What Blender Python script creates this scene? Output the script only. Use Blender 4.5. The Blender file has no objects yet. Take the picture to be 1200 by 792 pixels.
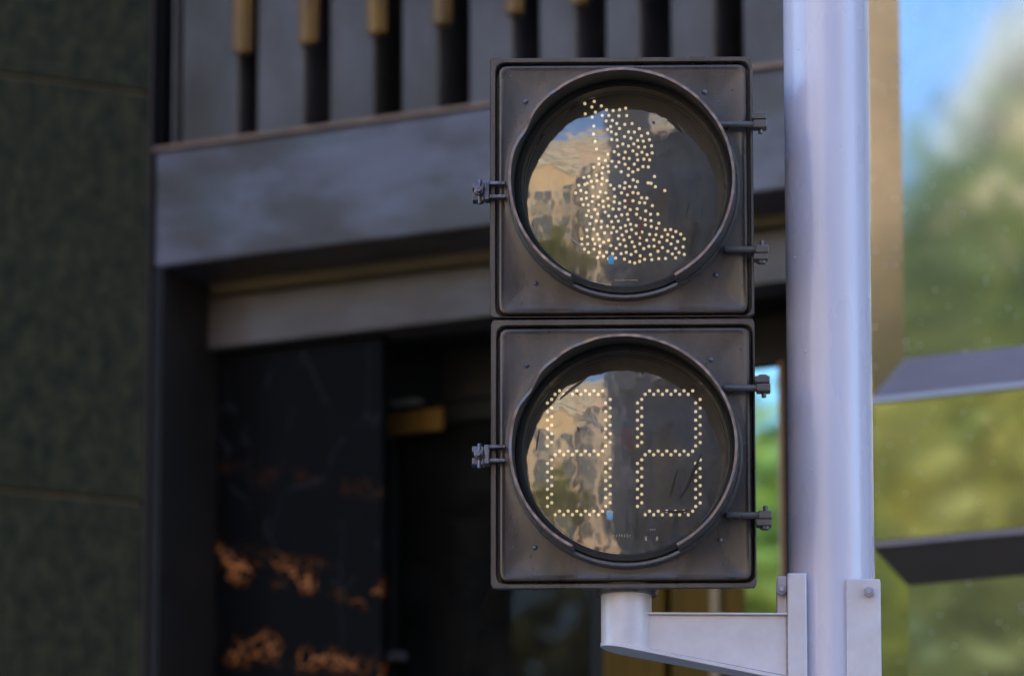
import bpy, bmesh, math, random
from mathutils import Vector, Matrix
R = math.radians
C = bpy.context.scene.collection
scene = bpy.context.scene
random.seed(7)

# ------------------------------------------------------------------ camera
W, H, FPX = 1200.0, 792.0, 6967.0
CAM = Vector((0, 0, 1.55)); PITCH = 12.0
cam = bpy.data.cameras.new('camera'); cam_o = bpy.data.objects.new('camera', cam); C.objects.link(cam_o)
cam.sensor_width = 36; cam.lens = 36 * FPX / W; cam.clip_start = 0.1; cam.clip_end = 3000
cam_o.location = CAM; cam_o.rotation_euler = (R(90 + PITCH), 0, 0)
cam.dof.use_dof = True; cam.dof.focus_distance = 8.02; cam.dof.aperture_fstop = 6.5
scene.camera = cam_o

# ------------------------------------------------------------------ sky and sun
SUN_EL, SUN_AZ = 44.0, 34.0                      # azimuth from +Y towards +X
wd = bpy.data.worlds.new('World'); scene.world = wd; wd.use_nodes = True
nt = wd.node_tree; bg = nt.nodes['Background']
sky = nt.nodes.new('ShaderNodeTexSky'); sky.sky_type = 'NISHITA'; sky.sun_disc = False
sky.sun_elevation = R(SUN_EL); sky.sun_rotation = R(SUN_AZ)
sky.air_density = 0.8; sky.dust_density = 0.0; sky.ozone_density = 2.2
nt.links.new(sky.outputs[0], bg.inputs[0]); bg.inputs[1].default_value = 0.115
sl = bpy.data.lights.new('sun', 'SUN'); sl.energy = 3.6; sl.angle = R(0.53); sl.color = (1.0, 0.91, 0.77)
so = bpy.data.objects.new('sun', sl); C.objects.link(so)
sd = Vector((math.sin(R(SUN_AZ)) * math.cos(R(SUN_EL)), math.cos(R(SUN_AZ)) * math.cos(R(SUN_EL)), math.sin(R(SUN_EL))))
so.rotation_euler = sd.to_track_quat('Z', 'Y').to_euler(); so.location = sd * 60
scene.view_settings.view_transform = 'Standard'; scene.view_settings.look = 'None'
scene.view_settings.exposure = 2.85; scene.view_settings.gamma = 1
scene.cycles.use_denoising = True
scene.cycles.max_bounces = 8; scene.cycles.transparent_max_bounces = 12
scene.cycles.caustics_reflective = False; scene.cycles.caustics_refractive = False
scene.cycles.sample_clamp_indirect = 6

# ------------------------------------------------------------------ helpers
_cm = Matrix.Rotation(R(90 + PITCH), 3, 'X')
def ray(px, py):
    return _cm @ Vector(((px - W / 2) / FPX, -(py - H / 2) / FPX, -1.0))
def on(frame, w, px, py):
    """point of the local plane y = w of a frame seen at a pixel of the photograph -> (x, z)"""
    inv = frame.inverted(); o = inv @ CAM; d = inv.to_3x3() @ ray(px, py)
    t = (w - o.y) / d.y; p = o + d * t
    return p.x, p.z
def frame(loc, rz): return Matrix.Translation(loc) @ Matrix.Rotation(rz, 4, 'Z')

class MB:
    def __init__(s): s.bm = bmesh.new()
    def box(s, x0, x1, y0, y1, z0, z1, m=None):
        vs = [s.bm.verts.new(v) for v in ((x0,y0,z0),(x1,y0,z0),(x1,y1,z0),(x0,y1,z0),(x0,y0,z1),(x1,y0,z1),(x1,y1,z1),(x0,y1,z1))]
        if m: bmesh.ops.transform(s.bm, matrix=m, verts=vs)
        for f in ((0,3,2,1),(4,5,6,7),(0,1,5,4),(1,2,6,5),(2,3,7,6),(3,0,4,7)): s.bm.faces.new([vs[i] for i in f])
        return s
    def prism(s, pts, y0, y1):
        """outline in x,z extruded along y"""
        a = [s.bm.verts.new((x, y0, z)) for x, z in pts]; b = [s.bm.verts.new((x, y1, z)) for x, z in pts]
        n = len(pts); s.bm.faces.new(a); s.bm.faces.new(b[::-1])
        for i in range(n): s.bm.faces.new((a[i], b[i], b[(i+1) % n], a[(i+1) % n]))
        return s
    def poly(s, vs): s.bm.faces.new([s.bm.verts.new(v) for v in vs]); return s
    def lathe(s, prof, cx, cz, n=96, y=0.0, closed=False, caps=False):
        """profile (r, y) turned about the local y axis through cx, cz"""
        rings = []
        for r, yy in prof:
            rings.append([s.bm.verts.new((cx + r*math.sin(2*math.pi*i/n), y + yy, cz + r*math.cos(2*math.pi*i/n))) for i in range(n)])
        if closed: rings.append(rings[0])
        for a, b in zip(rings, rings[1:]):
            for i in range(n): s.bm.faces.new((a[i], a[(i+1)%n], b[(i+1)%n], b[i]))
        if caps: s.bm.faces.new(rings[0]); s.bm.faces.new(rings[-1][::-1])
        return s
    def cyl(s, p0, p1, r, n=24, r2=None):
        p0, p1 = Vector(p0), Vector(p1); d = p1 - p0; q = d.to_track_quat('Z', 'Y').to_matrix().to_4x4()
        bmesh.ops.create_cone(s.bm, cap_ends=True, segments=n, radius1=r, radius2=r if r2 is None else r2, depth=d.length,
                              matrix=Matrix.Translation((p0+p1)/2) @ q)
        return s
    def ball(s, c, r, sc=(1,1,1), u=12, v=8):
        bmesh.ops.create_uvsphere(s.bm, u_segments=u, v_segments=v, radius=r, matrix=Matrix.Translation(c) @ Matrix.Diagonal((*sc, 1)))
        return s
    def build(s, name, mat, parent=None, bevel=0, smooth=False, seg=2):
        bmesh.ops.recalc_face_normals(s.bm, faces=s.bm.faces)
        me = bpy.data.meshes.new(name); s.bm.to_mesh(me); s.bm.free()
        o = bpy.data.objects.new(name, me); C.objects.link(o)
        if mat: me.materials.append(mat)
        if parent: o.parent = parent
        if bevel:
            b = o.modifiers.new('bevel', 'BEVEL'); b.width = bevel; b.segments = seg; b.limit_method = 'ANGLE'; b.angle_limit = R(35)
            b.harden_normals = False
        if smooth or bevel:
            for p in me.polygons: p.use_smooth = True
            me.set_sharp_from_angle(angle=R(38))
        return o
def tag(o, label=None, cat=None, group=None, kind=None):
    for k, v in (('label', label), ('category', cat), ('group', group), ('kind', kind)):
        if v: o[k] = v
    return o
def empty(name, fr, label, cat, group=None):
    o = bpy.data.objects.new(name, None); C.objects.link(o); o.matrix_world = fr; o.empty_display_size = .2
    return tag(o, label, cat, group)

# ------------------------------------------------------------------ materials
def mat(name, col, rough=.5, metal=0, spec=.5, coat=0, var=None, scale=8, vamt=.5, bump=0, bscale=60, rvar=0, stretch=None, emit=None, detail=6):
    m = bpy.data.materials.new(name); m.use_nodes = True; n = m.node_tree; L = n.links
    b = n.nodes['Principled BSDF']
    b.inputs['Base Color'].default_value = (*col, 1); b.inputs['Roughness'].default_value = rough
    b.inputs['Metallic'].default_value = metal; b.inputs['Specular IOR Level'].default_value = spec
    b.inputs['Coat Weight'].default_value = coat; b.inputs['Coat Roughness'].default_value = .08
    tc = n.nodes.new('ShaderNodeTexCoord'); mp = n.nodes.new('ShaderNodeMapping'); L.new(tc.outputs['Object'], mp.inputs[0])
    if stretch: mp.inputs['Scale'].default_value = stretch
    if var:
        t = n.nodes.new('ShaderNodeTexNoise'); t.inputs['Scale'].default_value = scale; t.inputs['Detail'].default_value = detail; t.inputs['Roughness'].default_value = .65
        L.new(mp.outputs[0], t.inputs['Vector'])
        r = n.nodes.new('ShaderNodeValToRGB'); r.color_ramp.elements[0].position = .5 - vamt/2 + .0; r.color_ramp.elements[1].position = .5 + vamt/2
        r.color_ramp.elements[0].color = (*col, 1); r.color_ramp.elements[1].color = (*var, 1)
        L.new(t.outputs[0], r.inputs[0]); L.new(r.outputs[0], b.inputs['Base Color'])
    if rvar:
        t2 = n.nodes.new('ShaderNodeTexNoise'); t2.inputs['Scale'].default_value = scale * 2.3; t2.inputs['Detail'].default_value = 5
        L.new(mp.outputs[0], t2.inputs['Vector'])
        mr = n.nodes.new('ShaderNodeMapRange'); mr.inputs[1].default_value = .3; mr.inputs[2].default_value = .7
        mr.inputs[3].default_value = max(0.02, rough - rvar); mr.inputs[4].default_value = rough + rvar
        L.new(t2.outputs[0], mr.inputs[0]); L.new(mr.outputs[0], b.inputs['Roughness'])
    if bump:
        t3 = n.nodes.new('ShaderNodeTexNoise'); t3.inputs['Scale'].default_value = bscale; t3.inputs['Detail'].default_value = 4
        L.new(tc.outputs['Object'], t3.inputs['Vector'])
        bp = n.nodes.new('ShaderNodeBump'); bp.inputs['Strength'].default_value = bump; bp.inputs['Distance'].default_value = .002
        L.new(t3.outputs[0], bp.inputs['Height']); L.new(bp.outputs[0], b.inputs['Normal'])
    if emit:
        b.inputs['Emission Color'].default_value = (*emit[0], 1); b.inputs['Emission Strength'].default_value = emit[1]
    return m

def clear_glass(name, ior=1.5, tint=(1,1,1), rough=0.0, dirt_lift=0.0, warp=False):
    m = bpy.data.materials.new(name); m.use_nodes = True; n = m.node_tree; L = n.links
    for x in list(n.nodes):
        if x.type != 'OUTPUT_MATERIAL': n.nodes.remove(x)
    out = n.nodes['Material Output']
    tr = n.nodes.new('ShaderNodeBsdfTransparent'); tr.inputs[0].default_value = (*tint, 1)
    gl = n.nodes.new('ShaderNodeBsdfGlossy'); gl.inputs['Roughness'].default_value = rough
    fr = n.nodes.new('ShaderNodeFresnel'); fr.inputs[0].default_value = ior
    mx = n.nodes.new('ShaderNodeMixShader'); L.new(fr.outputs[0], mx.inputs[0]); L.new(tr.outputs[0], mx.inputs[1]); L.new(gl.outputs[0], mx.inputs[2])
    last = mx
    if warp:
        tw = n.nodes.new('ShaderNodeTexCoord'); wn = n.nodes.new('ShaderNodeTexNoise'); wn.inputs['Scale'].default_value = 22; wn.inputs['Detail'].default_value = 2
        L.new(tw.outputs['Object'], wn.inputs['Vector']); wb = n.nodes.new('ShaderNodeBump'); wb.inputs['Strength'].default_value = 1; wb.inputs['Distance'].default_value = .0007
        L.new(wn.outputs[0], wb.inputs['Height']); L.new(wb.outputs[0], gl.inputs['Normal'])
    if dirt_lift:
        df = n.nodes.new('ShaderNodeBsdfDiffuse'); df.inputs[0].default_value = (.42, .38, .32, 1)
        tc = n.nodes.new('ShaderNodeTexCoord'); t = n.nodes.new('ShaderNodeTexNoise'); t.inputs['Scale'].default_value = 9; t.inputs['Detail'].default_value = 9; t.inputs['Roughness'].default_value = .7
        sm = n.nodes.new('ShaderNodeMapping'); sm.inputs['Scale'].default_value = (4.5,1,.9) if warp else (1,1,1); L.new(tc.outputs['Object'], sm.inputs[0]); L.new(sm.outputs[0], t.inputs['Vector'])
        mr = n.nodes.new('ShaderNodeMapRange'); mr.inputs[1].default_value = .4; mr.inputs[2].default_value = .75; mr.inputs[3].default_value = dirt_lift*.35; mr.inputs[4].default_value = dirt_lift
        L.new(t.outputs[0], mr.inputs[0])
        m2 = n.nodes.new('ShaderNodeMixShader'); L.new(mr.outputs[0], m2.inputs[0]); L.new(mx.outputs[0], m2.inputs[1]); L.new(df.outputs[0], m2.inputs[2]); last = m2
    L.new(last.outputs[0], out.inputs[0]); return m

def mirror_glass(name, refl, under, tint=(1,1,1), rough=.03, dust=.25, speck=True):
    """polished, dusty reflective cladding: a metal-coated reflection over a dull body, with dust and white specks"""
    m = bpy.data.materials.new(name); m.use_nodes = True; n = m.node_tree; L = n.links
    for x in list(n.nodes):
        if x.type != 'OUTPUT_MATERIAL': n.nodes.remove(x)
    out = n.nodes['Material Output']
    gl = n.nodes.new('ShaderNodeBsdfGlossy'); gl.inputs[0].default_value = (*tint, 1); gl.inputs['Roughness'].default_value = rough
    df = n.nodes.new('ShaderNodeBsdfDiffuse'); df.inputs[0].default_value = (*under, 1)
    tc = n.nodes.new('ShaderNodeTexCoord')
    t = n.nodes.new('ShaderNodeTexNoise'); t.inputs['Scale'].default_value = 14; t.inputs['Detail'].default_value = 8; t.inputs['Roughness'].default_value = .7
    L.new(tc.outputs['Object'], t.inputs['Vector'])
    mr = n.nodes.new('ShaderNodeMapRange'); mr.inputs[1].default_value = .3; mr.inputs[2].default_value = .7; mr.inputs[3].default_value = refl + dust/2; mr.inputs[4].default_value = refl - dust/2
    L.new(t.outputs[0], mr.inputs[0])
    fac = mr.outputs[0]
    bn = n.nodes.new('ShaderNodeTexNoise'); bn.inputs['Scale'].default_value = 2.5; bn.inputs['Detail'].default_value = 1
    L.new(tc.outputs['Object'], bn.inputs['Vector'])
    bp = n.nodes.new('ShaderNodeBump'); bp.inputs['Strength'].default_value = .25; bp.inputs['Distance'].default_value = .004
    L.new(bn.outputs[0], bp.inputs['Height']); L.new(bp.outputs[0], gl.inputs['Normal'])
    mx = n.nodes.new('ShaderNodeMixShader'); L.new(fac, mx.inputs[0]); L.new(df.outputs[0], mx.inputs[1]); L.new(gl.outputs[0], mx.inputs[2]); last = mx
    if speck:
        v = n.nodes.new('ShaderNodeTexVoronoi'); v.inputs['Scale'].default_value = 60; L.new(tc.outputs['Object'], v.inputs['Vector'])
        lt = n.nodes.new('ShaderNodeMath'); lt.operation = 'LESS_THAN'; lt.inputs[1].default_value = .14; L.new(v.outputs['Distance'], lt.inputs[0])
        s2 = n.nodes.new('ShaderNodeSeparateColor'); L.new(v.outputs['Color'], s2.inputs[0])
        g2 = n.nodes.new('ShaderNodeMath'); g2.operation = 'GREATER_THAN'; g2.inputs[1].default_value = .72; L.new(s2.outputs[0], g2.inputs[0])
        ml = n.nodes.new('ShaderNodeMath'); ml.operation = 'MULTIPLY'; L.new(lt.outputs[0], ml.inputs[0]); L.new(g2.outputs[0], ml.inputs[1])
        m5 = n.nodes.new('ShaderNodeMath'); m5.operation = 'MULTIPLY'; m5.inputs[1].default_value = .6; L.new(ml.outputs[0], m5.inputs[0])
        wh = n.nodes.new('ShaderNodeBsdfDiffuse'); wh.inputs[0].default_value = (.75, .74, .7, 1)
        m2 = n.nodes.new('ShaderNodeMixShader'); L.new(m5.outputs[0], m2.inputs[0]); L.new(mx.outputs[0], m2.inputs[1]); L.new(wh.outputs[0], m2.inputs[2]); last = m2
    L.new(last.outputs[0], out.inputs[0]); return m

M = {}
M['case'] = mat('weathered_dark_paint', (.046,.035,.030), .33, var=(.090,.070,.060), scale=9, vamt=.3, stretch=(1.6,1,.6), detail=9, bump=.12, bscale=130, rvar=.10, spec=.6)
M['case2'] = mat('dark_paint_cast', (.058,.050,.048), .34, var=(.095,.083,.078), scale=11, vamt=.4, bump=.3, bscale=90, rvar=.1, spec=.7)
M['bare'] = mat('worn_cast_metal', (.24,.225,.28), .38, metal=.5, var=(.06,.055,.06), scale=60, vamt=.35, bump=.5, bscale=240)
M['black'] = mat('black_inner_paint', (.018,.017,.016), .55, var=(.03,.028,.025), scale=20, vamt=.4)
M['rim'] = mat('worn_highlit_rim', (.30,.215,.185), .33, metal=.35, var=(.16,.13,.13), scale=25, vamt=.4)  # worn metal edge, colour lightened to paint the warm highlight on the visor rim
M['cornerstrip'] = mat('brown_corner_strip', (.035,.024,.02), .5, spec=.2)
M['gasket'] = mat('rubber_gasket', (.012,.012,.012), .7)
M['board'] = mat('lamp_board', (.060,.056,.052), .5, var=(.11,.10,.085), scale=14, vamt=.5)
M['led'] = mat('led_bead', (.92,.84,.64), .22, var=(.60,.48,.30), scale=55, vamt=.3, emit=((1,.80,.50), .12))
M['blue_glint'] = mat('blue_glint_glow', (.02,.3,.85), .3, emit=((.02,.42,1), .06))  # glowing blue colour stands in for a reflection in the lens
M['chip'] = mat('solder_metal', (.7,.66,.58), .25, metal=.9)
M['red_glint'] = mat('red_lens_reflection', (.22,.03,.02), .5)  # red colour stands in for a reddish reflection in the lens
M['lens'] = clear_glass('lamp_lens', 2.35, (.92,.91,.88), 0.06, dirt_lift=.21, warp=True)
M['rust'] = mat('rust_mark', (.14,.035,.012), .6)
M['pale'] = mat('pale_scratch', (.30,.30,.32), .4)
M['scratch'] = mat('lens_scar', (.03,.025,.02), .3)
M['pole'] = mat('lilac_grey_pole_paint', (.56,.54,.64), .30, var=(.63,.60,.70), scale=7, vamt=.4, bump=.12, bscale=40, coat=.25, rvar=.08, stretch=(1,1,.22), detail=9)
M['bracket'] = mat('lilac_grey_bracket_paint', (.66,.62,.65), .36, var=(.55,.49,.51), scale=22, vamt=.5, bump=.25, bscale=60, rvar=.08)
M['bolt'] = mat('painted_bolt', (.42,.40,.47), .35, var=(.30,.26,.28), scale=80, vamt=.4)
M['granite'] = mat('dark_green_granite', (.008,.010,.006), .5, spec=.10, var=(.038,.036,.016), scale=26, vamt=.30, rvar=.1, bump=.2, bscale=200, stretch=(1,1,.7), detail=9)
M['joint'] = mat('stone_joint', (.10,.078,.05), .8)
M['beam'] = mat('satin_metal_cladding', (.040,.030,.024), .38, metal=.1, var=(.100,.094,.118), scale=1.5, vamt=.13, rvar=.12, stretch=(1,1,2.2), spec=.6, detail=8)  # broad brown-to-lavender noise imitates shade along the beam in its colour
M['panel'] = mat('fin_metal', (.105,.092,.090), .45, metal=.1, var=(.045,.036,.028), scale=3, vamt=.3, rvar=.1, stretch=(1.5,1,.6), detail=8)  # brown noise in the colour imitates shade on the panels too
M['darkframe'] = mat('dark_bronze', (.011,.010,.010), .5, spec=.22, var=(.019,.017,.016), scale=10)
M['edge'] = mat('worn_bronze_edge', (.32,.19,.12), .45, metal=.4, var=(.16,.11,.08), scale=30)
M['olive'] = mat('olive_bronze', (.15,.115,.05), .5, metal=.1, var=(.08,.065,.04), scale=6, stretch=(.4,1,3))
M['lintel'] = mat('brown_metal_cladding', (.070,.057,.048), .42, metal=.1, var=(.115,.098,.088), scale=4, vamt=.5, rvar=.1, stretch=(1,1,3))
M['gold'] = mat('brass_rod', (.27,.135,.022), .5, metal=.15, var=(.10,.06,.03), scale=22, stretch=(1,1,.3))
M['signgold'] = mat('dull_gold_sign', (.42,.22,.04), .45, metal=.4, var=(.30,.16,.04), scale=30)
M['wood'] = mat('brown_wood', (.15,.082,.008), .55, spec=.1, var=(.08,.047,.008), scale=6, stretch=(6,6,.5))
M['orangewood'] = mat('orange_timber_trim', (.55,.26,.08), .5, var=(.40,.20,.07), scale=20)
M['interior'] = mat('dim_interior', (.04,.038,.03), .8)
M['doorglass'] = clear_glass('door_glass', 1.22, (.4,.42,.36), 0.0, dirt_lift=.05)  # pale film on the door glass brightens the unlit dark behind it
M['brightglass'] = mirror_glass('bright_mirror_glass', .42, (.02,.02,.02), (.55,.85,.85), .02, .04, speck=False)
M['polish'] = mirror_glass('polished_cladding', .34, (.06,.055,.04), (.95,1,.90), .035, .05)
M['polish_pane'] = mirror_glass('dusty_mirror_pane', .26, (.06,.055,.045), (.68,.86,.98), .04, .04)
M['chamfer'] = mirror_glass('polished_chamfer', .20, (.07,.062,.05), (1,.92,.80), .10, .05)
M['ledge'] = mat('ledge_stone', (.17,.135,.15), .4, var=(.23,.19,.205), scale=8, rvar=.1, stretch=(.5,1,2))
M['nosing'] = mat('pale_nosing', (.42,.45,.52), .35)
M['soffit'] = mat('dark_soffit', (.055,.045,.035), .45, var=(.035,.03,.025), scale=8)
M['wallup'] = mat('upper_wall_stone', (.10,.095,.09), .6, var=(.14,.13,.12), scale=3)
M['asphalt'] = mat('asphalt', (.05,.05,.052), .85, var=(.065,.063,.06), scale=40, bump=.5, bscale=400)
M['paving'] = mat('paving', (.28,.26,.23), .8, var=(.22,.21,.19), scale=6)
M['kerb'] = mat('kerb_stone', (.36,.35,.33), .8, var=(.28,.27,.26), scale=12)
M['paint'] = mat('road_paint', (.75,.75,.72), .6)
M['yellowstone'] = mat('sunlit_yellow_stone', (.70,.47,.23), .8, var=(.44,.29,.16), scale=1.2)
M['pinkstone'] = mat('warm_pale_stone', (.66,.46,.30), .8, var=(.48,.34,.24), scale=1.0)
M['greystone'] = mat('blue_grey_render', (.17,.17,.21), .75, var=(.13,.14,.15), scale=.6)
M['slate'] = mat('dark_slate_render', (.055,.055,.085), .6, var=(.04,.045,.06), scale=.6)
M['trimstone'] = mat('cream_trim', (.60,.50,.36), .7)
M['winglass'] = mat('window_glass', (.03,.04,.05), .1)
M['bark'] = mat('bark', (.09,.065,.045), .9, var=(.05,.04,.03), scale=20)
def leafmat(name, a, b):
    m = mat(name, a, .55, var=b, scale=1.6, vamt=.3)
    n = m.node_tree; p = n.nodes['Principled BSDF']; tl = n.nodes.new('ShaderNodeBsdfTranslucent'); tl.inputs[0].default_value = (b[0]*1.6, b[1]*1.6, b[2], 1)
    mx = n.nodes.new('ShaderNodeMixShader'); mx.inputs[0].default_value = .35
    n.links.new(p.outputs[0], mx.inputs[1]); n.links.new(tl.outputs[0], mx.inputs[2]); n.links.new(mx.outputs[0], n.nodes['Material Output'].inputs[0]); return m
M['leaf'] = leafmat('leaves', (.05,.10,.018), (.27,.28,.045))
M['leaf2'] = leafmat('yellow_green_leaves', (.05,.10,.015), (.32,.27,.05))

def marble():
    m = bpy.data.materials.new('black_gold_marble'); m.use_nodes = True; n = m.node_tree; L = n.links
    b = n.nodes['Principled BSDF']; b.inputs['Roughness'].default_value = .4; b.inputs['Specular IOR Level'].default_value = .04
    tc = n.nodes.new('ShaderNodeTexCoord')
    def math_(op, a, c=None, d=None):
        x = n.nodes.new('ShaderNodeMath'); x.operation = op
        for i, v in enumerate((a, c, d)):
            if v is None: continue
            if isinstance(v, (int, float)): x.inputs[i].default_value = v
            else: L.new(v, x.inputs[i])
        return x.outputs[0]
    wn = n.nodes.new('ShaderNodeTexNoise'); wn.inputs['Scale'].default_value = 9; wn.inputs['Detail'].default_value = 3; L.new(tc.outputs['Object'], wn.inputs['Vector'])
    vm = n.nodes.new('ShaderNodeVectorMath'); vm.operation = 'MULTIPLY_ADD'; L.new(wn.outputs['Color'], vm.inputs[0]); vm.inputs[1].default_value = (.09,.09,.09); L.new(tc.outputs['Object'], vm.inputs[2])
    sp = n.nodes.new('ShaderNodeSeparateXYZ'); L.new(tc.outputs['Object'], sp.inputs[0])
    t = math_('MULTIPLY_ADD', sp.outputs[0], .26, sp.outputs[2])          # height along the tilted bands
    n2 = n.nodes.new('ShaderNodeTexNoise'); n2.inputs['Scale'].default_value = 5; L.new(tc.outputs['Object'], n2.inputs['Vector'])
    t = math_('ADD', t, math_('MULTIPLY', math_('SUBTRACT', n2.outputs[0], .5), .10))
    def band(c, wd_, st):
        d = math_('ABSOLUTE', math_('SUBTRACT', t, c)); d = math_('DIVIDE', d, wd_)
        d = math_('SUBTRACT', 1, d); d.node.use_clamp = True
        return math_('MULTIPLY', d, st)
    z = MB_BANDS
    bands = math_('ADD', math_('ADD', band(z[0], .055, 1.5), band(z[1], .04, 1.5)), math_('ADD', band(z[2], .03, .22), band(z[3], .04, .7)))
    vo = n.nodes.new('ShaderNodeTexVoronoi'); vo.feature = 'DISTANCE_TO_EDGE'; vo.inputs['Scale'].default_value = 40; L.new(vm.outputs[0], vo.inputs['Vector'])
    cell = math_('SUBTRACT', 1, math_('MULTIPLY', vo.outputs['Distance'], 8.5)); cell.node.use_clamp = True
    n3 = n.nodes.new('ShaderNodeTexNoise'); n3.inputs['Scale'].default_value = 16; n3.inputs['Detail'].default_value = 2; L.new(tc.outputs['Object'], n3.inputs['Vector'])
    g = math_('MULTIPLY', math_('SUBTRACT', n3.outputs[0], .47), 7); g.node.use_clamp = True
    g2 = math_('MULTIPLY', math_('MULTIPLY', bands, g), cell); g2.node.use_clamp = True
    cr = n.nodes.new('ShaderNodeValToRGB'); e = cr.color_ramp.elements
    e[0].position = 0; e[0].color = (.0045,.0045,.005,1); e[1].position = 1; e[1].color = (.50,.18,.06,1)
    x = e.new(.35); x.color = (.13,.040,.008,1)
    L.new(g2, cr.inputs[0])
    v2 = n.nodes.new('ShaderNodeTexVoronoi'); v2.feature = 'DISTANCE_TO_EDGE'; v2.inputs['Scale'].default_value = 4.2
    mp = n.nodes.new('ShaderNodeMapping'); mp.inputs['Scale'].default_value = (1.6,1,.6); L.new(vm.outputs[0], mp.inputs[0]); L.new(mp.outputs[0], v2.inputs['Vector'])
    thin = math_('LESS_THAN', v2.outputs['Distance'], .012)
    thin = math_('MULTIPLY', thin, math_('GREATER_THAN', wn.outputs[0], .5))
    mx = n.nodes.new('ShaderNodeMix'); mx.data_type = 'RGBA'; L.new(math_('MULTIPLY', thin, .045), mx.inputs[0]); L.new(cr.outputs[0], mx.inputs[6]); mx.inputs[7].default_value = (.25,.26,.28,1)
    L.new(mx.outputs[2], b.inputs['Base Color']); return m

# ================================================================== ground
def sheet(name, pts, z, m, t=None):
    mb = MB(); mb.poly([(x, y, z) for x, y in pts]); o = mb.build(name, m); return tag(o, kind='structure')
sheet('ground', [(-1500,-1500),(1500,-1500),(1500,1500),(-1500,1500)], -0.13, M['asphalt'])
# facade frame: local x runs along the front towards the near right, local y goes into the building
FA = math.atan2(-.483, .875)
FO = Vector((-.803, 13.0, 0)); FF = frame(FO, FA)
GF = frame(Vector((FO.x, FO.y, 0)), FA)
pv = MB(); pv.box(-16, 30, -7.6, .8, -.129, 0); o = pv.build('pavement', M['paving']); o.matrix_world = GF; tag(o, kind='structure')
kb = MB(); kb.box(-16, 30, -7.78, -7.602, -.129, .012); o = kb.build('kerb', M['kerb'], bevel=.015); o.matrix_world = GF; tag(o, kind='structure')
rd = MB()
for k in range(12): rd.poly([(-20+k*4, -13.1, -.126), (-18+k*4, -13.1, -.126), (-18+k*4, -12.98, -.126), (-20+k*4, -12.98, -.126)])
o = rd.build('road_marking', M['paint']); o.matrix_world = GF; tag(o, kind='structure')

# ================================================================== entrance building
bd = empty('entrance_building', FF, 'dark building with metal clad entrance beam, finned panels and green granite side wall', 'building')
U = lambda w, px, py: on(FF, w, px, py)
zt = U(0, 175, 180)[1]; zb = U(0, 175, 315)[1]               # the beam
uR = U(0, 958, 300)[0]                                       # its right end, behind the pole
z_rod = U(-.01, 278, 60)[1]
TOPZ = 7.2
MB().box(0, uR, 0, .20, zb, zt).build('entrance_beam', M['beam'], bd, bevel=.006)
MB().box(-.004, uR, -.006, .012, zt + .002, zt + .012).build('beam_edge_trim', M['edge'], bd, bevel=.002)
# panels with recessed gaps
MB().box(-.36, -.007, .03, .61, 0, TOPZ).build('side_return', M['darkframe'], bd)
MB().box(-.006, uR, .34, .40, zt + .012, TOPZ).build('recess_wall', M['darkframe'], bd)
lefts = [213, 301, 386, 470, 549, 631, 709, 785, 870]; rights = [280, 357, 439, 514, 601, 676, 751, 838, 957]
for i, (a, b) in enumerate(zip(lefts, rights)):
    x0 = U(.04, a, 60)[0]; x1 = U(.04, b, 60)[0]
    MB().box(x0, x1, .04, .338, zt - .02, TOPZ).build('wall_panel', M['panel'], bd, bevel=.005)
x0 = U(.04, 206, 60)[0]
MB().box(x0, x0 + .006, .03, .33, zt - .02, TOPZ).build('fin_edge', M['lintel'], bd)
for k, (a, b) in enumerate(((268,288),(345,366),(425,446),(502,522),(586,607),(664,683),(744,762),(826,846))):
    x0 = U(-.01, a, 30)[0]; x1 = U(-.01, b, 30)[0]
    mb = MB(); mb.box(x0, x0 + (x1-x0)*.62, .004, .039, z_rod, TOPZ); mb.box(x0 + (x1-x0)*.62 + .001, x1-.008, .012, .036, z_rod + .004, TOPZ)
    mb.build('brass_rod', M['gold'], bd, bevel=.004)
tk = U(.25, 527, 60)[0]
MB().box(tk, tk + .006, .22, .33, zt + .02, TOPZ).build('thin_fin', M['lintel'], bd)
# jamb, soffit, lintels
MB().box(0, .013, -.002, .2, 0, zb - .002).build('jamb_edge', M['darkframe'], bd, bevel=.002)
MB().box(.0135, .022, .002, .32, 0, zb - .002).build('jamb', M['darkframe'], bd)
zo = U(.2, 573, 306)[1]; zl1 = U(.195, 573, 310)[1]; zl0 = U(.195, 570, 371)[1]
MB().box(.022, uR, .20, .30, zo, zb + .05).build('olive_lintel', M['olive'], bd, bevel=.003)
MB().box(.022, uR, .215, .30, zl1, zo).build('lintel_groove', M['darkframe'], bd)
MB().box(.022, uR, .195, .32, zl0, zl1).build('lower_lintel', M['lintel'], bd, bevel=.004)
# marble panel beside the door
WM = .24
mx0 = .0225; mx1 = U(WM, 447, 600)[0]
mzt = zl0 - .001
def tz(px, py): u, z = U(WM, px, py); return .26*u + z
MB_BANDS = [tz(335, 672), tz(300, 762), tz(330, 556), tz(400, 690)]
MB().box(mx0, mx1, WM, WM+.03, 0, mzt).build('marble_panel', marble(), bd, bevel=.003)
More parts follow.
